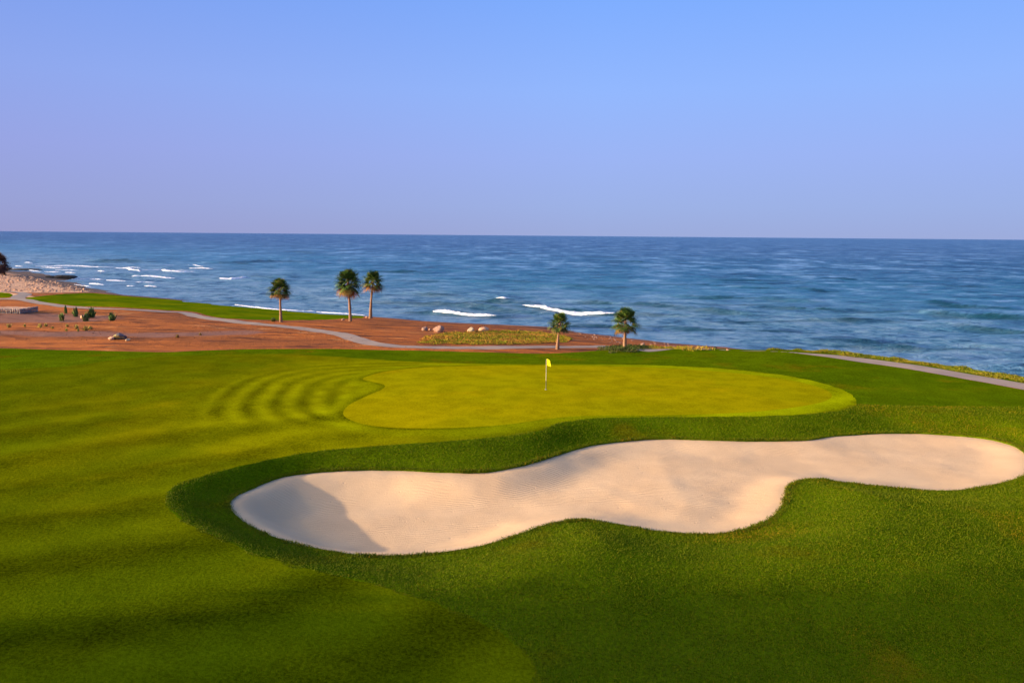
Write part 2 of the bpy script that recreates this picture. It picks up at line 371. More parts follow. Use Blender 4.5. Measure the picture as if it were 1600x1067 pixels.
# ------------------------------------------------------------------ the land, one surface cut along traced outlines
def fan(ratios, rows):
    X = rows[:, None]*ratios[None, :]; Y = np.repeat(rows[:, None], len(ratios), 1)
    n, m = X.shape; i = np.arange(n*m).reshape(n, m)
    q = np.stack([i[:-1, :-1], i[:-1, 1:], i[1:, 1:], i[1:, :-1]], -1).reshape(-1, 4)
    return X.ravel(), Y.ravel(), q
rat = np.concatenate([np.linspace(-3.2, -.80, 40)[:-1], np.arange(-.80, .80, .0058), np.linspace(.80, 3.2, 40)])
rows = [3.0]
while rows[-1] < 640: rows.append(rows[-1] + max(.09, rows[-1]*(.0048 if rows[-1] < 175 else .012)))
rows = np.array(rows)
GX, GY, GQ = fan(rat, rows)
V = np.stack([GX, GY], 1)
T = np.vstack([GQ[:, [0, 1, 2]], GQ[:, [0, 2, 3]]])

def split(V, T, f):
    """cut triangles along f=0; returns V, T_in (f>0), T_out"""
    f = np.where(np.abs(f) < 1e-7, 1e-7, f); s = f > 0; c = s[T].sum(1)
    tin = [T[c == 3]]; tout = [T[c == 0]]
    mix_ = T[(c == 1) | (c == 2)]; cc = s[mix_].sum(1); lone = np.where((cc == 1)[:, None], s[mix_], ~s[mix_])
    k = lone.argmax(1); ar = np.arange(len(mix_))
    a = mix_[ar, k]; b = mix_[ar, (k+1) % 3]; d = mix_[ar, (k+2) % 3]
    def key(p, q): return np.minimum(p, q)*np.int64(len(V)) + np.maximum(p, q)
    ka, kb = key(a, b), key(a, d); uk, inv = np.unique(np.concatenate([ka, kb]), return_inverse=True)
    p, q = uk // len(V), uk % len(V); t = (f[p]/(f[p]-f[q]))[:, None]
    nv = V[p] + (V[q]-V[p])*t
    base = len(V); e1 = base + inv[:len(a)]; e2 = base + inv[len(a):]
    V2 = np.vstack([V, nv])
    lt = np.stack([a, e1, e2], 1); q1 = np.stack([e1, b, d], 1); q2 = np.stack([e1, d, e2], 1)
    pos = cc == 1
    tin += [lt[pos], q1[~pos], q2[~pos]]; tout += [lt[~pos], q1[pos], q2[pos]]
    return V2, np.vstack(tin), np.vstack(tout)
def build_piece(name, V, T, mat, kind='structure', dz=0.0, attrs=None, zfun=None):
    u, inv = np.unique(T, return_inverse=True); P = V[u]; T = inv.reshape(-1, 3)
    z = (zfun or (lambda x, y: height(x, y, -1)))(P[:, 0], P[:, 1]) + dz
    at = {k: fn(P[:, 0], P[:, 1]) for k, fn in (attrs or {}).items()}
    o = mesh_obj(name, np.column_stack([P, z]), T, mat, attrs=at); o['kind'] = kind
    return o

FARF_PX = [(38,467),(75,461.5),(110,459),(145,458),(200,463),(270,468.5),(330,473.5),(400,478),(450,481),(500,484),(550,489),(568,494),(560,497),(520,499),(470,500),(420,500),(380,499),(340,496),(318,491),(300,487),(250,484),(200,481),(150,479),(100,476),(60,471)]
FARF = catmull(ground_poly(FARF_PX), True, 4)
FARL = catmull(ground_poly([(-60,457),(0,457),(14,458),(20,461),(15,464.5),(0,465.5),(-60,466)]), True, 4)
PATH_A = ground_poly([(-60,467.5),(0,467),(30,467.5),(60,473),(100,479),(150,482),(200,483.5),(250,486.5),(290,489),(312,495),(345,500),(400,506),(440,510),(490,516),(535,523),(560,531),(590,538),(640,542),(720,543.5),(800,543),(880,542.5),(930,542)])
crest = unproj([(1130,547.2),(1200,549),(1260,553),(1340,562),(1430,574),(1520,590),(1600,604),(1700,622)], zp)
mid = ground_poly([(955,542.5)]); 
mids = unproj([(1000,546.3),(1060,546.2)], 4.8)
PATH = catmull(np.vstack([PATH_A, mid, mids, crest]), False, 4)
PATHB = catmull(ground_poly([(28,467),(30,463),(40,459.5),(30,457),(0,455.5),(-60,455)]), False, 3)
BEACH = catmull(np.vstack([ground_poly([(-60,455.5),(0,455),(60,457.5),(110,457),(150,457.5),(205,461.5)]), unproj([(215,458),(150,446),(110,436),(60,424),(0,416)], 0.0), [(-420, 600)], [(-500, 400)]]), True, 4)

fx = lambda P: sdf(V[:, 0], V[:, 1], P)
V, Tb, T = split(V, T, fx(LIP))
build_piece('sand_bunker', V, Tb, M_SAND, zfun=lambda x, y: height(x, y, 1))
V, Tg, T = split(V, T, fx(GREEN))
GREEN_OBJ = build_piece('putting_green', V, Tg, M_GREEN)
ARC = catmull(unproj([(470,700),(400,694),(345,680),(312,655),(318,630),(345,606),(400,584),(470,572),(560,566),(660,564),(760,566)], zp), False, 6)
def dgreen(x, y): return segdist(x, y, ARC, False)[0]
ARCIN = np.vstack([ARC, GREEN.mean(0)[None]])
def arcmask(x, y):
    d = dgreen(x, y); ins = sdf(x, y, ARCIN); g = -sdf(x, y, GREEN)
    return sstep(43.5, 48, y)*sstep(-.3, .3, ins)*sstep(.4, 1.3, g)*(1 - sstep(8, 10.5, d))*(.45 + .55*(1 - sstep(54, 62, y)))
def collar(x, y):
    g = -sdf(x, y, GREEN); return (1 - sstep(1.3, 2.1, g + .25*fbm(x, y, 4, 2)))*(.35 + .65*sstep(2, 16, x))
def rollmask(x, y): return (1-sstep(44, 54, y - .3*(x+20)))*(1 + .5*(1 - sstep(24, 34, y)))
V, Tf, T = split(V, T, fx(FAIR) + .16*fbm(V[:, 0]/.7, V[:, 1]/.7, 55, 3))
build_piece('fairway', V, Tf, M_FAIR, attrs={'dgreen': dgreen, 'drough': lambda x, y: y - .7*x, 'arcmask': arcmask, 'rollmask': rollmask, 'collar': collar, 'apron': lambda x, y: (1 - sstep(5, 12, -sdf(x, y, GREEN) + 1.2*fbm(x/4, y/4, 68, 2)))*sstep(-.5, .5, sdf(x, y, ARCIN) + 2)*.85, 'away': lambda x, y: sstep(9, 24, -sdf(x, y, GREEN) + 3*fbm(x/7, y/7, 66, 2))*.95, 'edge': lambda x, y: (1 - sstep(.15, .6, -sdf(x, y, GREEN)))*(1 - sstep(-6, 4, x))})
pd = segdist(V[:, 0], V[:, 1], PATH, False)[0]; pdb = segdist(V[:, 0], V[:, 1], PATHB, False)[0]
V, Tp, T = split(V, T, np.maximum(np.where(V[:, 1] < 95, 1.25 - sstep(13, 15, V[:, 0])*.7 - sstep(18, 20, V[:, 0])*.40 + sstep(26, 32, V[:, 0])*1.1, 1.25) - pd, 1.3 - pdb))
build_piece('path', V, Tp, M_PATH, dz=.015)
V, Tr, T = split(V, T, fx(PLAT))
build_piece('rough_grass', V, Tr, M_ROUGH)
V, Tff, T = split(V, T, np.maximum(fx(FARF), fx(FARL)))
build_piece('distant_fairway', V, Tff, M_FAR)
shorez = lambda x, y: sdf(x, y, LAND)
def wet(x, y):
    d = shorez(x, y); return (1 - sstep(2.0, 5.5, d + 1.5*fbm(x/6, y/6, 77, 3)))*.85*np.where(x < -60, 1, .55)
def wet_beach(x, y):
    d = shorez(x, y); wd = 6 + 12*sstep(180, 260, y)
    return (1 - sstep(.55*wd, wd, d + 3*fbm(x/8, y/8, 78, 3)))*.95
def trackm(x, y):   # flat greyer service track through the soil
    return track_f(x, y)
TRK = catmull(ground_poly([(-60,522),(0,521),(120,522),(260,523),(380,520)]), False, 4)
TRK2 = catmull(ground_poly([(-60,496),(0,497),(60,497),(110,498)]), False, 4)
def track_f(x, y):
    a = segdist(x, y, TRK, False)[0]; b = segdist(x, y, TRK2, False)[0]
    n = 1.5*fbm(x/5, y/5, 91, 3)
    return np.maximum(1 - sstep(1.5, 3.2, a+n), 1 - sstep(5, 8.5, b+n))*.75
V, Tbe, T = split(V, T, fx(BEACH))
build_piece('beach', V, Tbe, M_BEACH, attrs={'wet': wet_beach, 'tarnish': lambda x, y: 0*x})
fl = fx(LAND)
build_piece('ground', V, T, M_SOIL, attrs={'wet': wet, 'tarnish': trackm})

# turf edge hanging over the bunker sand (real thickness of the lip)
Lp = catmull(LIP, True, 3); n = len(Lp); nx = np.roll(Lp, -1, 0) - np.roll(Lp, 1, 0); nrm = np.stack([nx[:, 1], -nx[:, 0]], 1); nrm /= np.linalg.norm(nrm, axis=1)[:, None]
if sdf(np.array([Lp[0, 0] + nrm[0, 0]*.1]), np.array([Lp[0, 1] + nrm[0, 1]*.1]), LIP)[0] > 0: nrm = -nrm
zl = height(Lp[:, 0], Lp[:, 1], -1); nrm_lip = nrm.copy()
jag = .035*fbm(np.arange(n)/2.0, np.zeros(n), 9, 2)
ring = [np.column_stack([Lp + nrm*.05, zl + .01]), np.column_stack([Lp - nrm*(.03 + jag[:, None]), zl - .015]), np.column_stack([Lp + nrm*.02, zl - .35])]
VV = np.vstack(ring); i = np.arange(n); j = (i+1) % n
QQ = np.vstack([np.stack([i, j, j+n, i+n], 1), np.stack([i+n, j+n, j+2*n, i+2*n], 1)])
tag(mesh_obj('turf_edge', VV, QQ, M_ROUGH), kind='structure')

# ------------------------------------------------------------------ the sea
ry = CAM_H*F/np.concatenate([np.arange(300, 40, -.55), np.arange(40, 1.0, -.3), [.7, .4]])
rr = np.concatenate([np.linspace(-2.2, -.75, 60)[:-1], np.arange(-.75, .75, .0034), np.linspace(.75, 2.2, 60)])
SX, SY, SQ = fan(rr, ry)
sx, sy = SX.copy(), SY.copy()
sp = .55*sy**2/(CAM_H*F)
zsea = np.zeros_like(sx)
dl = -sdf(np.clip(sx, -3000, 3000), np.clip(sy, 0, 3000), LAND)            # metres off the shore
shoal = np.clip(dl/25, .12, 1)
for k in range(34):
    L = 2.0*1.085**k; A = .011*L**.85; th = rng.normal(math.pi/2 + .10, .26)
    kx, ky = math.cos(th)*2*math.pi/L, math.sin(th)*2*math.pi/L
    fade = np.clip((L - 1.6*sp)/(1.4*sp), 0, 1)
    mod = .6 + .8*np.clip(.5 + fbm(sx/(L*6), sy/(L*6), 100+k, 1)*1.3, 0, 1)
    ph = kx*sx + ky*sy + rng.uniform(0, 6.28)
    zsea += A*fade*mod*(np.sin(ph) + .25*np.cos(2*ph))
zsea *= .85*shoal; swell = np.zeros_like(sx)
RIDGES = [  # photo polyline, crest height, half width
    ([(470,469),(560,472),(640,475),(730,479),(800,483),(870,487)], .55, 2.6),
    ([(620,485),(675,488),(775,494),(860,498)], .55, 2.0),
    ([(720,469),(770,472),(840,475)], .50, 2.4),
    ([(780,478),(818,481),(900,486),(960,490),(1040,492),(1120,498)], .62, 2.2),
    ([(860,472),(930,471),(1000,477),(1100,483),(1200,489)], .45, 2.4),
    ([(1060,462),(1120,464),(1200,467),(1290,470)], .55, 3.0),
    ([(1440,489),(1500,491),(1600,496),(1700,500)], .70, 2.8),
    ([(1420,470),(1500,476),(1600,480)], .35, 3),
    ([(550,423),(610,424),(680,427)], .8, 6),
    ([(130,408),(190,408),(250,410)], .9, 7),
    ([(310,411),(370,410),(440,408),(500,410)], .9, 7),
    ([(419,432),(440,433),(455,434)], .6, 4),
    ([(740,437),(790,438),(850,441)], .5, 4),
    ([(1000,505),(1080,510),(1180,513)], .3, 1.6), ([(1250,530),(1350,534),(1450,540)], .3, 1.6),
    ([(880,503),(960,508),(1030,512)], .35, 1.6), ([(1180,480),(1260,482),(1340,488)], .35, 2),
    ([(1480,507),(1560,512),(1640,516)], .4, 2), ([(1100,436),(1200,438),(1300,442)], .5, 4)]
BREAK = [  # photo polyline of the white crest, height px-ish depth m, label
    ([(815,480.5),(850,483.5),(885,486.5),(925,488.5),(968,490.5)], 2.2, 'longest white breaker, curling just left of the palm in the dark ground cover'),
    ([(675,488.5),(700,490),(735,492.5),(778,494.5)], 1.7, 'thin white breaker rolling in behind the pale boulders on the red shore'),
    ([(770,471.5),(785,472.5),(800,472.5)], 1.8, 'short white crest breaking alone above the two longer breakers in the middle'),
    ([(342,436),(362,436.3),(380,435.8),(400,435),(418,434.5)], 4.0, 'white breaker above and left of the lone palm at the far fairway'),
    ([(247,422),(275,424),(308,424)], 4.2, 'white breaker on the outer line with an unbroken dark swell to its left'),
    ([(202,430.5),(235,432.5),(277,434)], 3.8, 'long flat white breaker lying innermost among the left breakers'),
    ([(178,418.5),(200,419),(215,421.5),(219,424)], 4.2, 'hooked white breaker between the outer foam band and the next breaker'),
    ([(366,474.5),(400,478),(440,481.3),(506,483.5)], 2.2, 'white wash running along the shore behind the far end of the fairway')]
SMALL = [[(60,412.5),(110,412),(150,413)], [(165,417.5),(190,417),(215,418)], [(228,421),(262,420.5),(290,421)], [(240,427.5),(270,428)], [(300,419),(330,420)], [(170,437),(195,438)], [(90,421),(120,421.5)], [(505,484.5),(545,489),(570,492)], [(70,414.5),(100,414.5),(130,415),(162,416)], [(72,417.5),(95,418.5),(120,418)], [(40,410),(50,410.5)], [(104,425.5),(118,426)], [(143,434.5),(160,435.5)], [(213,439.8),(238,440.2)], [(142,441.5),(160,443.5)],
    [(200,446),(212,446.5)], [(228,447),(244,448)], [(20,418.3),(55,419.5)], [(80,432),(100,434),(128,434.5)], [(112,443),(140,446.5)], [(136,421.5),(142,421.5)], [(154,423),(164,423.5)], [(262,414.5),(290,414),(312,415.5)],
    [(672,502.5),(690,504),(702,505.5)], [(46,421.5),(62,423)], [(205,426),(215,427)], [(25,414.5),(35,415)], [(72,423),(92,424)]]
rs = np.random.default_rng(17)
for k in range(64):
    v0 = 388 + 172*rs.random()**.8; u0 = rs.uniform(-40, 1560); ln = rs.uniform(60, 260)*(.6 + (v0-388)/160); tl = .018 + rs.normal(0, .008)
    if v0 > 418 + u0*.088 + (28 if u0 < 300 else 14): continue
    RIDGES.append(([(u0, v0), (u0 + ln*.33, v0 + tl*ln*.33 + rs.normal(0, .6)), (u0 + ln*.66, v0 + tl*ln*.66 + rs.normal(0, .6)), (u0 + ln, v0 + tl*ln)], rs.uniform(.18, .40)*(60/(v0-366))**.3, 1.3*(110/(v0-366))**1.1))
for pts, h, hw in RIDGES:
    P = catmull(unproj(pts, .3), False, 5)
    m = (sy > P[:, 1].min()-25) & (sy < P[:, 1].max()+25) & (sx > P[:, 0].min()-25) & (sx < P[:, 0].max()+25)
    if not m.any(): continue
    d, t = segdist(sx[m], sy[m], P, False); N = len(P)-1
    # sign: near side positive
    k = np.clip(t.astype(int), 0, N-1); sgn = -np.sign((P[k+1, 0]-P[k, 0])*(sy[m]-P[k, 1]) - (P[k+1, 1]-P[k, 1])*(sx[m]-P[k, 0]))
    wid = np.where(sgn > 0, hw*.6, hw*1.5)
    tap = np.sin(np.pi*np.clip(t/N, 0, 1))**.6
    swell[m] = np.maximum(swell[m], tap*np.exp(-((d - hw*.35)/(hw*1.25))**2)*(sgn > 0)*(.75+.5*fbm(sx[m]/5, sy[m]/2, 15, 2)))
    zsea[m] += 1.35*h*tap*np.exp(-(d/wid)**2)*(1+.25*fbm(sx[m]/6, sy[m]/3, 5, 2))
shal = 1 - sstep(10, 130, dl + 14*fbm(sx/40, sy/16, 61, 3)*1.0)
mesh_w = mesh_obj('sea', np.column_stack([sx, sy, zsea]), SQ, M_WATER, attrs={'shal': shal*.8, 'swell': np.clip(swell, 0, 1), 'offshore': np.clip(np.log(np.maximum(dl, 30)/30)/np.log(60), 0, 1)}); mesh_w['kind'] = 'structure'

ZG = zsea.reshape(len(ry), len(rr))
def sea_z(x, y):
    c = np.interp(x/y, rr, np.arange(len(rr))); q = np.interp(-y, -ry[::-1] if False else -ry, np.arange(len(ry))) if ry[0] > ry[-1] else np.interp(y, ry, np.arange(len(ry)))
    c0 = np.clip(c.astype(int), 0, len(rr)-2); q0 = np.clip(q.astype(int), 0, len(ry)-2); a = c-c0; b = q-q0
    return (ZG[q0, c0]*(1-a)+ZG[q0, c0+1]*a)*(1-b) + (ZG[q0+1, c0]*(1-a)+ZG[q0+1, c0+1]*a)*b
def foam_mesh(pts, depth, seed, lift=.42):
    P = catmull(unproj(pts, .3), False, 8); L = np.linalg.norm(np.diff(P, axis=0), axis=1); s = np.r_[0, L.cumsum()]
    n = max(6, int(s[-1]/.25)); q = np.linspace(0, s[-1], n); X = np.interp(q, s, P[:, 0]); Y = np.interp(q, s, P[:, 1])
    m = 11; VV = []
    for j in range(m):
        t = j/(m-1)*2 - 1
        tap = np.clip(np.sin(np.pi*np.linspace(0, 1, n)**.7), 0, 1)**.5*np.maximum(.82+.4*fbm(q/3+seed, q*0+j*.05, seed, 3), .5)
        off = t*depth*.5*(tap + .25*fbm(q/1.1, q*0 + t*2, seed+5, 3))
        z = sea_z(X, Y + off) + .05 + (lift*tap)*(1-t*t)*(1+.7*fbm(q/.8, q*0+t*2.5, seed+9, 3)) - .25*(abs(t) > .95) - .15*(1-tap) + .10*fbm(q/.5, q*0+t*3, seed+19, 2)
        VV.append(np.column_stack([X + .15*off, Y + off, z]))
    VV = np.vstack(VV); i = np.arange(n*m).reshape(m, n)
    Q = np.stack([i[:-1, :-1], i[:-1, 1:], i[1:, 1:], i[1:, :-1]], -1).reshape(-1, 4)
    return VV, Q
for k, (pts, dep, lab) in enumerate(BREAK):
    VV, Q = foam_mesh(pts, dep*.72, 200+k*11, .24 if k < 3 else (.36 if k < 7 else .12))
    tag(mesh_obj('breaking_wave', VV, Q, M_FOAM), lab, 'breaking wave', 'white breakers rolling towards the shore')
AV, AQ, o_ = [], [], 0
for k, pts in enumerate(SMALL):
    ce = np.mean(pts, 0); pts = [tuple(ce + (np.array(p_) - ce)*[1.35, 1.0]) for p_ in pts]
    VV, Q = foam_mesh(pts, 1.5 if pts[0][0] < 400 else 1.0, 500+k*7, .22 if pts[0][0] < 400 else .10)
    AV.append(VV); AQ.append(Q+o_); o_ += len(VV)
tag(mesh_obj('sea_foam', np.vstack(AV), np.vstack(AQ), M_FOAM), 'scattered small white foam patches on the shallow water at far left', 'sea foam', kind='stuff')

# ------------------------------------------------------------------ rocks
import bmesh
def ico(sub):
    bm = bmesh.new(); bmesh.ops.create_icosphere(bm, subdivisions=sub, radius=1)
    V = np.array([v.co[:] for v in bm.verts]); Fc = np.array([[v.index for v in f.verts] for f in bm.faces]); bm.free(); return V, Fc
ICO2, ICO2F = ico(2); ICO3, ICO3F = ico(3); ICO1, ICO1F = ico(1)
def rock_verts(base, size, seed, rough=.3):
    r = np.random.default_rng(seed); V = base.copy()
    for _ in range(9):                                        # planar cuts give facets
        nrm = r.normal(size=3); nrm /= np.linalg.norm(nrm); d = r.uniform(.50, .82); h = V @ nrm
        V = V - np.outer(np.maximum(h-d, 0), nrm)*.97
    V = V*(1 + rough*.3*fbm(V[:, 0]*2+seed, V[:, 1]*2+V[:, 2]*1.7, seed, 3))[:, None]
    return V*np.array(size)
def rock(u, v, size, mat, label, seed, name='boulder', cat='boulder', rot=0, group=None, sink=.25):
    p = ground_pt(u, v); size = tuple(q*(.68 if name != 'reef_rock' else .9) for q in size); V = rock_verts(ICO3, size, seed)
    o = mesh_obj(name, V, ICO3F, mat, smooth=True); o.location = (p[0], p[1], drape(p[0], p[1]) + size[2]*(1-sink)*.75); o.rotation_euler.z = rot
    o.data.polygons.foreach_set('use_smooth', np.zeros(len(ICO3F), bool))
    tag(o, label, cat, group); return o
rock(188, 530, (1.35, .8, .85), M_ROCK_G, 'large grey boulder with a pale yellow left face, alone on the red soil at left', 31, rot=.3)
rock(174, 531, (.75, .5, .38), M_ROCK_O, 'low orange rock heaped against the left side of the large grey boulder', 32, 'rock', 'rock')
rock(200, 532.5, (.5, .4, .28), M_ROCK_Y, 'small cream rock at the right foot of the large grey boulder', 33, 'rock', 'rock')
rock(664, 517, (.75, .55, .6), M_ROCK_P, 'small round pink boulder, leftmost of the row on the red shore', 34)
rock(684, 519, (1.45, .9, 1.05), M_ROCK_P, 'biggest pink boulder with a pointed top, second from left in the shore row', 35)
rock(735, 519.5, (.95, .7, .75), M_ROCK_Y, 'cream yellow boulder on the shore just behind the green ground cover', 36)
rock(756, 518.5, (1.2, .8, .75), M_ROCK_O, 'orange boulder with a dark right end, rightmost of the shore row', 37)
rock(672, 516, (.4, .3, .25), M_ROCK_P, 'tiny rock between the two pink boulders of the shore row', 38, 'rock', 'rock')
rock(1003, 541.5, (.72, .5, .55), M_ROCK_P, 'squat pink boulder right of the palm in dark ground cover', 39)
rock(1137, 548, (.22, .16, .14), M_ROCK_O, 'tiny orange rock in the grass at the crest right of the beach', 40, 'rock', 'rock')
rock(536, 500.5, (.5, .35, .32), M_ROCK_P, 'small pink rock left of the tallest palm foot', 41, 'rock', 'rock')
rock(573, 496.5, (.45, .35, .35), M_ROCK_P, 'small pale rock touching the foot of the leaning palm', 42, 'rock', 'rock')
rock(1117, 544.5, (.45, .4, .28), M_ROCK_D, 'small dark bushy rock at the right end of the beach', 43, 'rock', 'rock')
rock(4, 423, (5, 4, 1.0), M_ROCK_D, 'dark reef rock at the water edge beside the dry palm at far left', 44, 'reef_rock', 'reef rock')
rock(38, 423.5, (8.5, 3, .8), M_ROCK_D, 'thin dark reef slab in the foam right of the dry palm', 45, 'reef_rock', 'reef rock')
rock(100, 435.5, (5.2, 3, .9), M_ROCK_D, 'long dark reef rock in white wash below the left breakers', 46, 'reef_rock', 'reef rock')
rock(86, 434.5, (4, 2.2, .65), M_ROCK_D, 'low dark reef rock joined to the left end of the long one', 47, 'reef_rock', 'reef rock')
def pebbles(name, label, poly_px, n, smin, smax, mat, seed, cat):
    P = ground_poly(poly_px); r = np.random.default_rng(seed); out = []
    lo, hi = P.min(0), P.max(0); pts = r.uniform(lo, hi, (n*6, 2)); pts = pts[sdf(pts[:, 0], pts[:, 1], P) > 0][:n]
    z = height(pts[:, 0], pts[:, 1]); AV = []; AF = []
    for k, (p, zz) in enumerate(zip(pts, z)):
        s = smin + (smax-smin)*r.random()**3
        Vv = rock_verts(ICO1, (s, s*r.uniform(.6, 1), s*r.uniform(.4, .8)), seed+k, .5); AV.append(Vv + [p[0], p[1], zz+s*.1]); AF.append(ICO1F + k*len(ICO1))
    tag(mesh_obj(name, np.vstack(AV), np.vstack(AF), mat, smooth=False), label, cat, kind='stuff')
pebbles('beach_stones', 'scattered pale stones along the waterline behind the right palm', [(900,519),(960,527),(1040,536),(1120,544),(1100,545),(1020,541),(950,535),(900,527)], 260, .06, .30, M_ROCK_P, 900, 'stones')
pebbles('rubble', 'loose dark and red clods strewn over the bare soil at left', [(0,500),(300,500),(560,520),(640,535),(700,546),(400,543),(0,540)], 900, .03, .13, M_CLOD, 1900, 'rubble')
pebbles('beach_rubble', 'broken pinkish rock fragments covering the far left beach', [(-20,426),(40,431),(100,444),(150,456),(60,457),(-20,455)], 1100, .12, .6, M_ROCK_O, 2900, 'rubble')
pebbles('shore_stones', 'fine brown stones on the soil around the two tall palms', [(500,500),(600,498),(700,506),(850,514),(640,520),(560,512)], 350, .04, .15, M_CLOD, 3900, 'stones')

# ------------------------------------------------------------------ raised stone bed at far left
p0 = ground_pt(32, 490.5); x1, y0, zb = p0[0], p0[1], p0[2]-.3
wall = empty('stone_wall', (x1-5, y0+2.2, zb)); tag(wall, 'low grey rubble stone wall round a raised bed at the left edge', 'stone wall')
sv, sf = [], []; c = 0; r = np.random.default_rng(5)
hgt = 1.05
def stone(px, py, pz, sx_, sy_, sz_):
    global c
    sv.append(rock_verts(ICO2, (sx_, sy_, sz_), int(r.integers(1e6)), .4) + [px, py, pz]); sf.append(ICO2F + c*len(ICO2)); c += 1
for row in range(4):
    for k in range(34): stone(-6.6 + k*.35 + r.uniform(-.05, .05), -2.3, .16+row*.27, .2, .17, .16)
    for k in range(14): stone(5.0, -2.1 + k*.35, .16+row*.27, .17, .2, .16)
mesh_obj('wall_stones', np.vstack(sv), np.vstack(sf), M_WALLST, wall, smooth=False)
nx_, ny_ = 60, 24; gx, gy = np.meshgrid(np.linspace(-6.6, 4.9, nx_), np.linspace(-2.2, 2.6, ny_)); gz = hgt - .08 + .10*fbm(gx*2, gy*2, 3, 3)
i = np.arange(nx_*ny_).reshape(ny_, nx_); Q = np.stack([i[:-1, :-1], i[:-1, 1:], i[1:, 1:], i[1:, :-1]], -1).reshape(-1, 4)
mesh_obj('bed_fill', np.column_stack([gx.ravel(), gy.ravel(), gz.ravel()]), Q, M_ROCK_O, wall)

# ------------------------------------------------------------------ palms
def tube(path, rad, n=10):
    path = np.asarray(path, float); VV, Q = [], []
    for k, (p, rd) in enumerate(zip(path, rad)):
        for j in range(n):
            a = 2*math.pi*j/n; VV.append((p[0]+rd*math.cos(a), p[1]+rd*math.sin(a), p[2]))
    for k in range(len(path)-1):
        for j in range(n): Q.append((k*n+j, k*n+(j+1) % n, (k+1)*n+(j+1) % n, (k+1)*n+j))
    b = len(VV); VV.append(tuple(path[-1]))
    Q = np.array(Q); 
    return np.array(VV), [tuple(q) for q in Q] + [((len(path)-1)*n+j, (len(path)-1)*n+(j+1) % n, b) for j in range(n)]
def fan_leaf(org, az, el, pet, rad, r, dead, acc, droop=.25, nseg=19):
    """petiole along (az,el), then a pleated fan of narrow segments"""
    V_, F_, D_, N_ = acc
    d = np.array([math.cos(el)*math.cos(az), math.cos(el)*math.sin(az), math.sin(el)])
    side = np.array([-math.sin(az), math.cos(az), 0]); up = np.cross(side, d)*-1; up = np.cross(d, side)
    hub = org + d*pet; hub[2] -= .12*pet
    rv = r.random()
    def add(pts, faces, dd):
        b = sum(len(x) for x in V_); V_.append(np.array(pts)); F_.extend([tuple(b+i for i in f) for f in faces])
        D_.append(np.full(len(pts), dd)); N_.append(np.full(len(pts), rv))
    w_ = .03
    add([org+side*w_, org-side*w_, hub-side*w_*.6, hub+side*w_*.6], [(0, 1, 2, 3)], min(1, dead+.45))
    add([org+up*w_, org-up*w_, hub-up*w_*.6, hub+up*w_*.6], [(0, 1, 2, 3)], min(1, dead+.45))
    span = R(r.uniform(115, 140)); tilt = r.uniform(-1, 1)*(.35 + .75*max(0, 1 - abs(el)))
    for k in range(nseg):
        a = -span + 2*span*k/(nseg-1) + r.normal(0, .03); Lk = rad*(1-.32*abs(a/span)**2)*r.uniform(.88, 1.06)
        dk = math.cos(a)*d + math.sin(a)*(side*math.cos(tilt)+up*math.sin(tilt))
        wd = np.cross(dk, up); wd /= np.linalg.norm(wd)+1e-6; ww = rad*.070
        fold = up*.03*(1 if k % 2 else -1)
        m1 = hub + dk*Lk*.55 + fold; g = np.array([0, 0, -1.0])
        m2 = hub + dk*Lk*.85 + g*droop*Lk*.18; tp = hub + dk*Lk*.97 + g*droop*Lk*.55
        add([hub, m1+wd*ww, m2+wd*ww*.6, tp, m2-wd*ww*.6, m1-wd*ww], [(0, 1, 5), (1, 2, 4, 5), (2, 3, 4)], dead if dead > .5 else max(dead, 0.0) + (.25 if r.random() < .12 else 0))
def palm(u, v, vtop, cw, label, seed, lean=(0, 0), rb=.32, rt=.19, nleaf=36, elmin=-34, deadbelow=-14, skirt=0, group='fan palms along the shore', frond_mat=None, name='palm_tree', trunkfrac=None, base=None):
    r = np.random.default_rng(seed)
    p = ground_pt(u, v) if base is None else base; p[2] = drape(p[0], p[1])
    Hh = (v-vtop)/F*p[1]; W = cw/F*p[1]
    W = W*1.17; rb *= .8; rt *= .8
    t = empty(name, (p[0], p[1], p[2]-.05)); tag(t, label, 'palm tree', group)
    rad = W*.5*.56; pet = W*.5*.52
    ht = Hh - (pet*.85+rad*.75)                              # trunk length
    k = 14; s = np.linspace(0, 1, k)
    path = np.column_stack([lean[0]*s**1.6, lean[1]*s, ht*s]); radii = rb*(1-s)**2.2*.8 + rt + .012*r.normal(size=k)
    Vt, Ft = tube(path, radii); mesh_obj('trunk', Vt, Ft, M_BARK, t)
    top = path[-1] + [0, 0, -.05]
    acc = ([], [], [], []); acd = ([], [], [], [])
    for q in range(nleaf):
        f = q/(nleaf-1); el = R(lerp(78, elmin, f**.9)) + r.normal(0, .06); az = q*2.39996 + r.normal(0, .15)
        dead = sstep(deadbelow+10, deadbelow-22, math.degrees(el))*1.0
        dest = acd if (dead > .6) else acc
        org = top + np.array([0, 0, .25*(1-f)*rad - .2*f])
        fan_leaf(org, az, el, pet*r.uniform(.85, 1.1)*(.75+.25*math.sin(min(f*3, 1.57))), rad*r.uniform(.85, 1.08), r, float(dead)*.9, dest, droop=.2+.5*f)
    for q in range(skirt):                                   # hanging dead fronds against the trunk
        az = r.uniform(0, 6.28); zz = ht*r.uniform(.80, .97); s_ = zz/ht
        org = np.array([lean[0]*s_**1.6, lean[1]*s_, zz]); fan_leaf(org, az, R(r.uniform(-78, -55)), pet*.7, rad*.6, r, .95, acd, .2, 9)
    for nm, a in (('crown', acc), ('dead_fronds', acd)):
        if a[0]:
            mesh_obj(nm, np.vstack(a[0]), a[1], frond_mat or M_FROND, t, smooth=False, attrs={'dead': np.concatenate(a[2]), 'rnd': np.concatenate(a[3])})
    return t
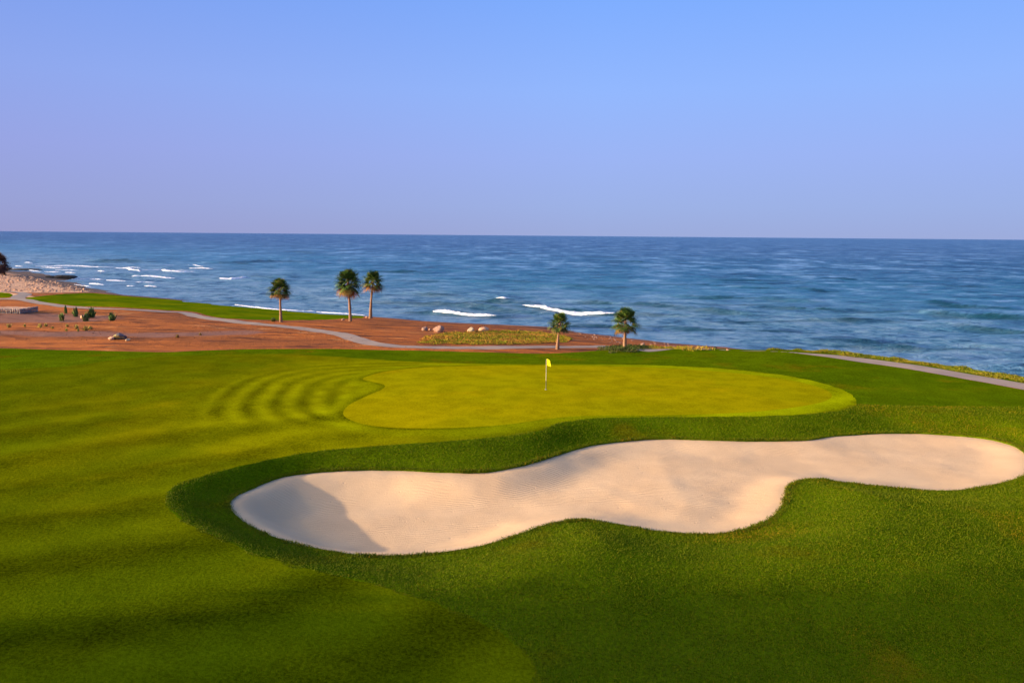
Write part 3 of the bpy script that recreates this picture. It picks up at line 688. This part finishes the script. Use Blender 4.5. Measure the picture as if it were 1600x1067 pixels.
palm(439, 503.5, 434, 34, 'small lone fan palm left of the others, at the front edge of the distant fairway', 1, (-.05, 0), .22, .17, 46)
palm(547.5, 502, 419, 41, 'tallest palm with the broadest dark crown, left of the close pair', 2, (-.25, 0), .22, .20, 54, -58, -30)
palm(579, 497.5, 422, 34, 'tall slim palm with a pale trunk leaning right, right of the close pair', 3, (.55, 0), .36, .19, 40)
palm(871, 546, 486, 34, 'short palm with a thick pale foot on red soil behind the flag', 4, (.25, 0), .24, .13, 34, -32, -28, 0)
palm(976, 545.5, 479, 44, 'palm with ragged dead fronds on its trunk, standing in dark ground cover', 5, (.0, 0), .20, .19, 36, -36, -22, 6)
bp = unproj([(-6, 429)], 1.5)[0]
palm(-9, 429, 393, 34, 'brown dried palm half cut off by the left edge on the beach', 6, (.6, 0), .5, .35, 46, -60, 40, 4, group=None, frond_mat=M_BROWNFROND, base=np.array([bp[0], bp[1], 1.5]))

# ------------------------------------------------------------------ leafy ground cover, shrubs and tufts
def leaf_cloud(pts, zs, h, size, r, per=1):
    """many small bent leaves: one quad each"""
    n = len(pts); az = r.uniform(0, 6.28, n); tl = r.uniform(.1, 1.2, n)
    d = np.column_stack([np.cos(az)*np.sin(tl), np.sin(az)*np.sin(tl), np.cos(tl)]); s = np.column_stack([-np.sin(az), np.cos(az), np.zeros(n)])
    b = np.column_stack([pts, zs]); L = (size*r.uniform(.6, 1.4, n))[:, None]
    VV = np.stack([b - s*L*.12, b + s*L*.12, b + d*L*.6 + s*L*.22, b + d*L, b + d*L*.6 - s*L*.22], 1).reshape(-1, 3)
    i = np.arange(n)[:, None]*5
    return VV, np.hstack([i, i+1, i+2, i+3, i+4])
def cover(name, label, poly, n, h, size, mat, seed, cat='ground cover', clump=1.2, dead=.2):
    r = np.random.default_rng(seed); lo, hi = poly.min(0), poly.max(0); pts = r.uniform(lo, hi, (n*5, 2)); d = sdf(pts[:, 0], pts[:, 1], poly)
    m = (d + .8*fbm(pts[:, 0]/clump, pts[:, 1]/clump, seed, 3)) > .15; pts = pts[m][:n]; d = d[m][:n]
    cl = np.clip(.5 + 1.1*fbm(pts[:, 0]/clump, pts[:, 1]/clump, seed+3, 3), .02, 1)
    zs = height(pts[:, 0], pts[:, 1]) + h*cl*r.random(len(pts))*np.clip(d/1.0 + .4, .3, 1)
    VV, Q = leaf_cloud(pts, zs, h, size, r)
    rn = np.repeat(r.random(len(pts)), 5); dd = np.repeat(dead*(r.random(len(pts)) < .3) + .5*dead*(fbm(pts[:, 0]/3, pts[:, 1]/3, seed+8, 2) > .15), 5)
    return tag(mesh_obj(name, VV, Q, mat, smooth=False, attrs={'rnd': rn, 'dead': np.clip(dd*2.5, 0, 1)}), label, cat, kind='stuff')
C1 = catmull(ground_poly([(652,533),(690,522),(740,518),(800,517),(850,520),(890,528),(885,535),(800,538.5),(720,538.5),(670,538)]), True, 4)
cover('ground_cover', 'yellow green creeping ground cover mound behind the path, left of the short palm', C1, 52000, .24, .12, M_COVER, 11, dead=.4)
C2 = catmull(ground_poly([(934,547),(950,543),(985,541),(1010,542.5),(1018,545),(1005,549),(975,551),(945,550)]), True, 4)
cover('ground_cover', 'dark green ground cover patch around the palm with ragged dead fronds', C2, 16000, .42, .14, M_DARKCOVER, 12)
C3 = catmull(ground_poly([(1005,541.5),(1040,543),(1080,544),(1112,545.2),(1110,546.2),(1060,545.8),(1010,544.8)]), True, 4)
cover('ground_cover', 'thin olive strip of ground cover between beach and path behind the crest', C3, 7000, .3, .14, M_COVER, 13)
# strip outside the crest path
k0 = int(np.argmin(np.hypot(*(PATH - crest[1]).T))); seg = PATH[k0:]; tn = np.gradient(seg, axis=0); tn /= np.linalg.norm(tn, axis=1)[:, None]; nn = np.column_stack([-tn[:, 1], tn[:, 0]])
C4 = np.vstack([seg + nn*1.35, (seg + nn*4.4)[::-1]])
cover('ground_cover', 'long low hedge of yellow green ground cover along the crest path at right', C4, 80000, .30, .09, M_HEDGE, 14, clump=1.6, dead=.12)
# short turf skirt of the same plants near the crest between the beach and the grass
def tuftplant(name, u, v, wpx, hpx, mat, label, cat, seed, group, n=60, wide=.05, dead=0.0):
    p = ground_pt(u, v); r = np.random.default_rng(seed); sc = p[1]/F; W = wpx*sc; Hh = hpx*sc
    az = r.uniform(0, 6.28, n); tl = np.abs(r.normal(0, .55, n)); L = Hh*r.uniform(.6, 1.15, n)
    base = np.column_stack([r.normal(0, W*.12, n), r.normal(0, W*.12, n), np.zeros(n)])
    d = np.column_stack([np.cos(az)*np.sin(tl)*W/Hh*.75, np.sin(az)*np.sin(tl)*W/Hh*.75, np.cos(tl)]); s = np.column_stack([-np.sin(az), np.cos(az), 0*az])*wide
    tip = base + d*L[:, None]; mid = base + d*L[:, None]*.5 + [0, 0, .04]; tip[:, 2] -= .15*Hh*tl
    VV = np.stack([base-s*.5, base+s*.5, mid+s, tip, mid-s], 1).reshape(-1, 3); i = np.arange(n)[:, None]*5
    o = mesh_obj(name, VV, np.hstack([i, i+1, i+2, i+3, i+4]), mat, smooth=False, attrs={'rnd': np.repeat(r.random(n), 5), 'dead': np.repeat((r.random(n) < .2)*.8+dead, 5)})
    o.location = (p[0], p[1], drape(p[0], p[1])); tag(o, label, cat, group); return o
G = 'spiky green shrubs on the red soil'
tuftplant('shrub', 97, 501.5, 10, 13, M_AGAVE, 'dark spiky green shrub, leftmost of the shrubs on the grey soil patch', 'shrub', 61, G, 55, .15)
tuftplant('shrub', 103, 490, 7, 14, M_AGAVE, 'thin wispy shrub just behind the leftmost dark one', 'shrub', 62, G, 24, .15)
tuftplant('shrub', 119, 495, 11, 16, M_AGAVE, 'tall loose grey green shrub left of the bare orange mound', 'shrub', 63, G, 40, .15)
tuftplant('shrub', 134, 502, 13, 13, M_AGAVE, 'low dense dark shrub in front of the bare orange mound', 'shrub', 64, G, 60, .15)
tuftplant('shrub', 143, 496, 14, 17, M_AGAVE, 'tallest bushy green shrub right of the bare orange mound', 'shrub', 65, G, 70, .15)
tuftplant('shrub', 175, 501, 13, 13, M_AGAVE, 'round spiky green shrub standing alone, rightmost of the shrubs', 'shrub', 66, G, 60, .15)
tuftplant('shrub', 427, 502.5, 8, 6, M_AGAVE, 'small round green shrub at the left foot of the lone palm', 'shrub', 67, None, 60, .15)
rock(130, 497, (.8, .6, .45), M_ROCK_O, 'bare orange mound of stone between the spiky shrubs', 51, 'rock', 'rock')
G2 = 'dry yellow grass tufts in a line on the red soil'
for k, (u, v, h, lab) in enumerate([(14,512,7,'pale dry grass tuft nearest the left edge of the tuft line'), (39,511,5,'small dry tuft second in the line from the left edge'), (63,512,7,'upright dry tuft in the left half of the line'),
    (71,510,5,'short dry tuft touching the right side of the upright one'), (82,514,4,'tiny dry tuft low in the middle of the line'), (105,511,5,'pale dry tuft directly in front of the leftmost dark shrub'), (104,517.5,5,'cream dry tuft lower than the line, in front of the pale one'),
    (120,514,7,'green tinged dry tuft left of the widest golden one'), (122,518,4,'small dry tuft in front of the green tinged one'), (134,517,9,'widest golden dry tuft near the right end of the line'), (141,515,6,'golden dry tuft at the right end of the line'),
    (277,528,6,'brown wiry tuft right of the large grey boulder'), (313,524,4,'faint brown tuft furthest right on the bare soil')]):
    tuftplant('grass_tuft', u, v, h*1.1, h, M_DRY, lab, 'grass tuft', 70+k, G2, 60, .05, .8 if k > 10 else 0)

# ------------------------------------------------------------------ unseen trees added out of frame so thin crowns shade the near turf
r = np.random.default_rng(99); GV = []; GF = []; go = 0; TVs = []; TFs = []; to_ = 0
for (tx, ty, th, tw, nl) in [(-60, -20, 24, 6, 4200), (-58, -13, 23, 6, 4600), (-62, -7, 24, 6, 4600), (-57, -1, 23, 6, 4600), (-64, 3, 24, 5.5, 4200), (-58, 5.5, 22, 4.2, 3600), (-62, 8.8, 20, 3.0, 1900), (-36, 5, 17, 4.5, 3200), (-35, 11.5, 15, 3.2, 2200)]:
    zb = 5; cl = r.normal(size=(26, 3)); cl /= np.linalg.norm(cl, axis=1)[:, None]; cl *= r.uniform(.3, 1, (26, 1))
    cen = np.array([tx, ty, zb + th*.58]) + cl*[tw*.75, tw*.75, th*.36]; k_ = r.integers(0, 26, nl)
    pts = cen[k_] + r.normal(0, 1, (nl, 3))*[tw*.24, tw*.24, tw*.30]; m_ = pts[:, 2] > zb + 2.5; pts = pts[m_]
    a_, Q_ = leaf_cloud(pts[:, :2], pts[:, 2], 1, .62, r); a_[:, :] = a_
    GV.append(a_); GF.append(Q_ + go); go += len(a_)
    for cc in [None] + list(cen[:10]):
        path_ = [(tx, ty, zb - .3), (tx + .2, ty, zb + th*.3), (tx, ty + .2, zb + th*.6), (tx, ty, zb + th*.85)] if cc is None else [(tx, ty, zb + th*.25), tuple((np.array([tx, ty, zb + th*.45]) + cc)/2), tuple(cc)]
        v_, f_ = tube(path_, [.35, .28, .18, .05] if cc is None else [.14, .09, .03], 8); TVs.append(v_); TFs += [tuple(i_ + to_ for i_ in q_) for q_ in f_]; to_ += len(v_)
gv = np.vstack(GV)
shade_grove = tag(mesh_obj('shade_grove', gv, np.vstack(GF), M_AGAVE, smooth=False, attrs={'rnd': r.random(len(gv)), 'dead': np.zeros(len(gv))}), 'unseen thin crowned trees added out of frame to shade the near turf', 'trees', kind='stuff')
mesh_obj('shade_grove_trunks', np.vstack(TVs), TFs, M_BARK, shade_grove)['kind'] = 'stuff'

# ------------------------------------------------------------------ flagstick
fx_, fy_ = unproj([(853, 608.5)], zp)[0]; fz = drape(fx_, fy_)
fl_ = empty('flagstick', (fx_, fy_, fz)); tag(fl_, 'golf flagstick with small yellow flag standing in the hole on the green', 'golf flag')
def cyl(r0, z0, z1, n=12): 
    V_, F_ = tube([(0, 0, z0), (0, 0, z1)], [r0, r0], n); return V_, F_
V_, F_ = cyl(.022, -.1, .62); mesh_obj('lower_pole', V_, F_, M_POLE_D, fl_, True)
V_, F_ = cyl(.020, .62, 2.16); mesh_obj('upper_pole', V_, F_, M_POLE_W, fl_, True)
nx_, nz_ = 12, 7; VV = []
for s_ in (1, -1):
    for a in range(nx_):
        for b in range(nz_):
            t = a/(nx_-1); q = b/(nz_-1)
            VV.append((.027 + .31*t*(.95-.1*q), .05*math.sin(t*5+q*1.5)*t + .004*s_ - .08*t, 1.70 + .50*q*(1-.25*t) - .10*t*t + .04*t))
Q = []
for l in range(2):
    for a in range(nx_-1):
        for b in range(nz_-1):
            i0 = l*nx_*nz_ + a*nz_ + b; f_ = (i0, i0+nz_, i0+nz_+1, i0+1); Q.append(f_ if l else f_[::-1])
mesh_obj('flag', VV, Q, M_FLAG, fl_, True)
V_, F_ = tube([(0, 0, .006), (0, 0, .009)], [.075, .075], 20); mesh_obj('hole_rim', V_, F_, M_CUP, fl_, True)

# ------------------------------------------------------------------ grass blades of the rough round the bunker
def blades(name, label, n, test, size, seed, lo, hi, mat=M_BLADE):
    r = np.random.default_rng(seed); ok = []; tot = 0
    while tot < n:
        y = hi[1]*(lo[1]/hi[1])**r.random(200000)                 # denser near the viewer's side
        x = r.uniform(-.72, .72, 200000)*y
        m = test(x, y); ok.append(np.column_stack([x[m], y[m]])); tot += m.sum()
    P = np.vstack(ok)[:n]; z = height(P[:, 0], P[:, 1]); az = r.uniform(0, 6.28, n); le = r.uniform(.2, .9, n)
    sc = size*(.6 + P[:, 1]/45)*r.uniform(.6, 1.5, n)
    d = np.column_stack([np.cos(az)*np.sin(le), np.sin(az)*np.sin(le), np.cos(le)])*sc[:, None]; s = np.column_stack([-np.sin(az), np.cos(az), 0*az])*(sc*.22)[:, None]
    b = np.column_stack([P, z-.005]); VV = np.stack([b-s, b+s, b+d], 1).reshape(-1, 3)
    cl = fbm(P[:, 0]/1.3, P[:, 1]/1.3, 8, 3); cd_ = fbm(P[:, 0]/5, P[:, 1]/5, 18, 3)
    rn = np.clip(r.random(n)*.6 + .2 + .5*cl, 0, 1); dd = np.clip((cd_-.15)*1.6, 0, .6)*(P[:, 0] > 4) + (r.random(n) < .03)*.5
    o = mesh_obj(name, VV, np.arange(3*n).reshape(-1, 3), mat, smooth=False, attrs={'rnd': np.repeat(rn, 3), 'dead': np.repeat(dd, 3)})
    tag(o, label, 'grass', kind='stuff')
def lip_blades(n, seed):
    r = np.random.default_rng(seed); k = r.integers(0, len(Lp), n); P = Lp[k] + r.normal(0, .06, (n, 2)) + nrm_lip[k]*(r.random(n)**1.5*.28 - .04)[:, None]
    z = height(P[:, 0], P[:, 1], -1); az = r.uniform(0, 6.28, n); le = r.uniform(.3, 1.25, n); sc = r.uniform(.03, .10, n)*(.6 + .8*np.clip(.5 + fbm(k/9., k*0., 5, 2), 0, 1))
    d = np.column_stack([np.cos(az)*np.sin(le), np.sin(az)*np.sin(le), np.cos(le)])*sc[:, None]; s = np.column_stack([-np.sin(az), np.cos(az), 0*az])*(sc*.16)[:, None]
    b = np.column_stack([P, z - .01]); VV = np.stack([b-s, b+s, b+d], 1).reshape(-1, 3)
    o = mesh_obj('lip_turf', VV, np.arange(3*n).reshape(-1, 3), M_BLADE, smooth=False, attrs={'rnd': np.repeat(r.random(n)*.7, 3), 'dead': np.repeat((r.random(n) < .10)*.8, 3)})
    tag(o, 'ragged grass blades overhanging the rim of the sand bunker', 'grass', kind='stuff')
lip_blades(60000, 44)
def in_rough(x, y):
    return (sdf(x, y, LIP[::2]) < -.01) & (sdf(x, y, FAIR[::2]) + .3*fbm(x/.8, y/.8, 56, 3) < .05) & (y < 52) & (sdf(x, y, LIP[::2]) > -16 - 0*x)
blades('rough_turf', 'longer dark green turf blades on the banks around the bunker', 420000, in_rough, .035, 3, (0, 15), (0, 52))
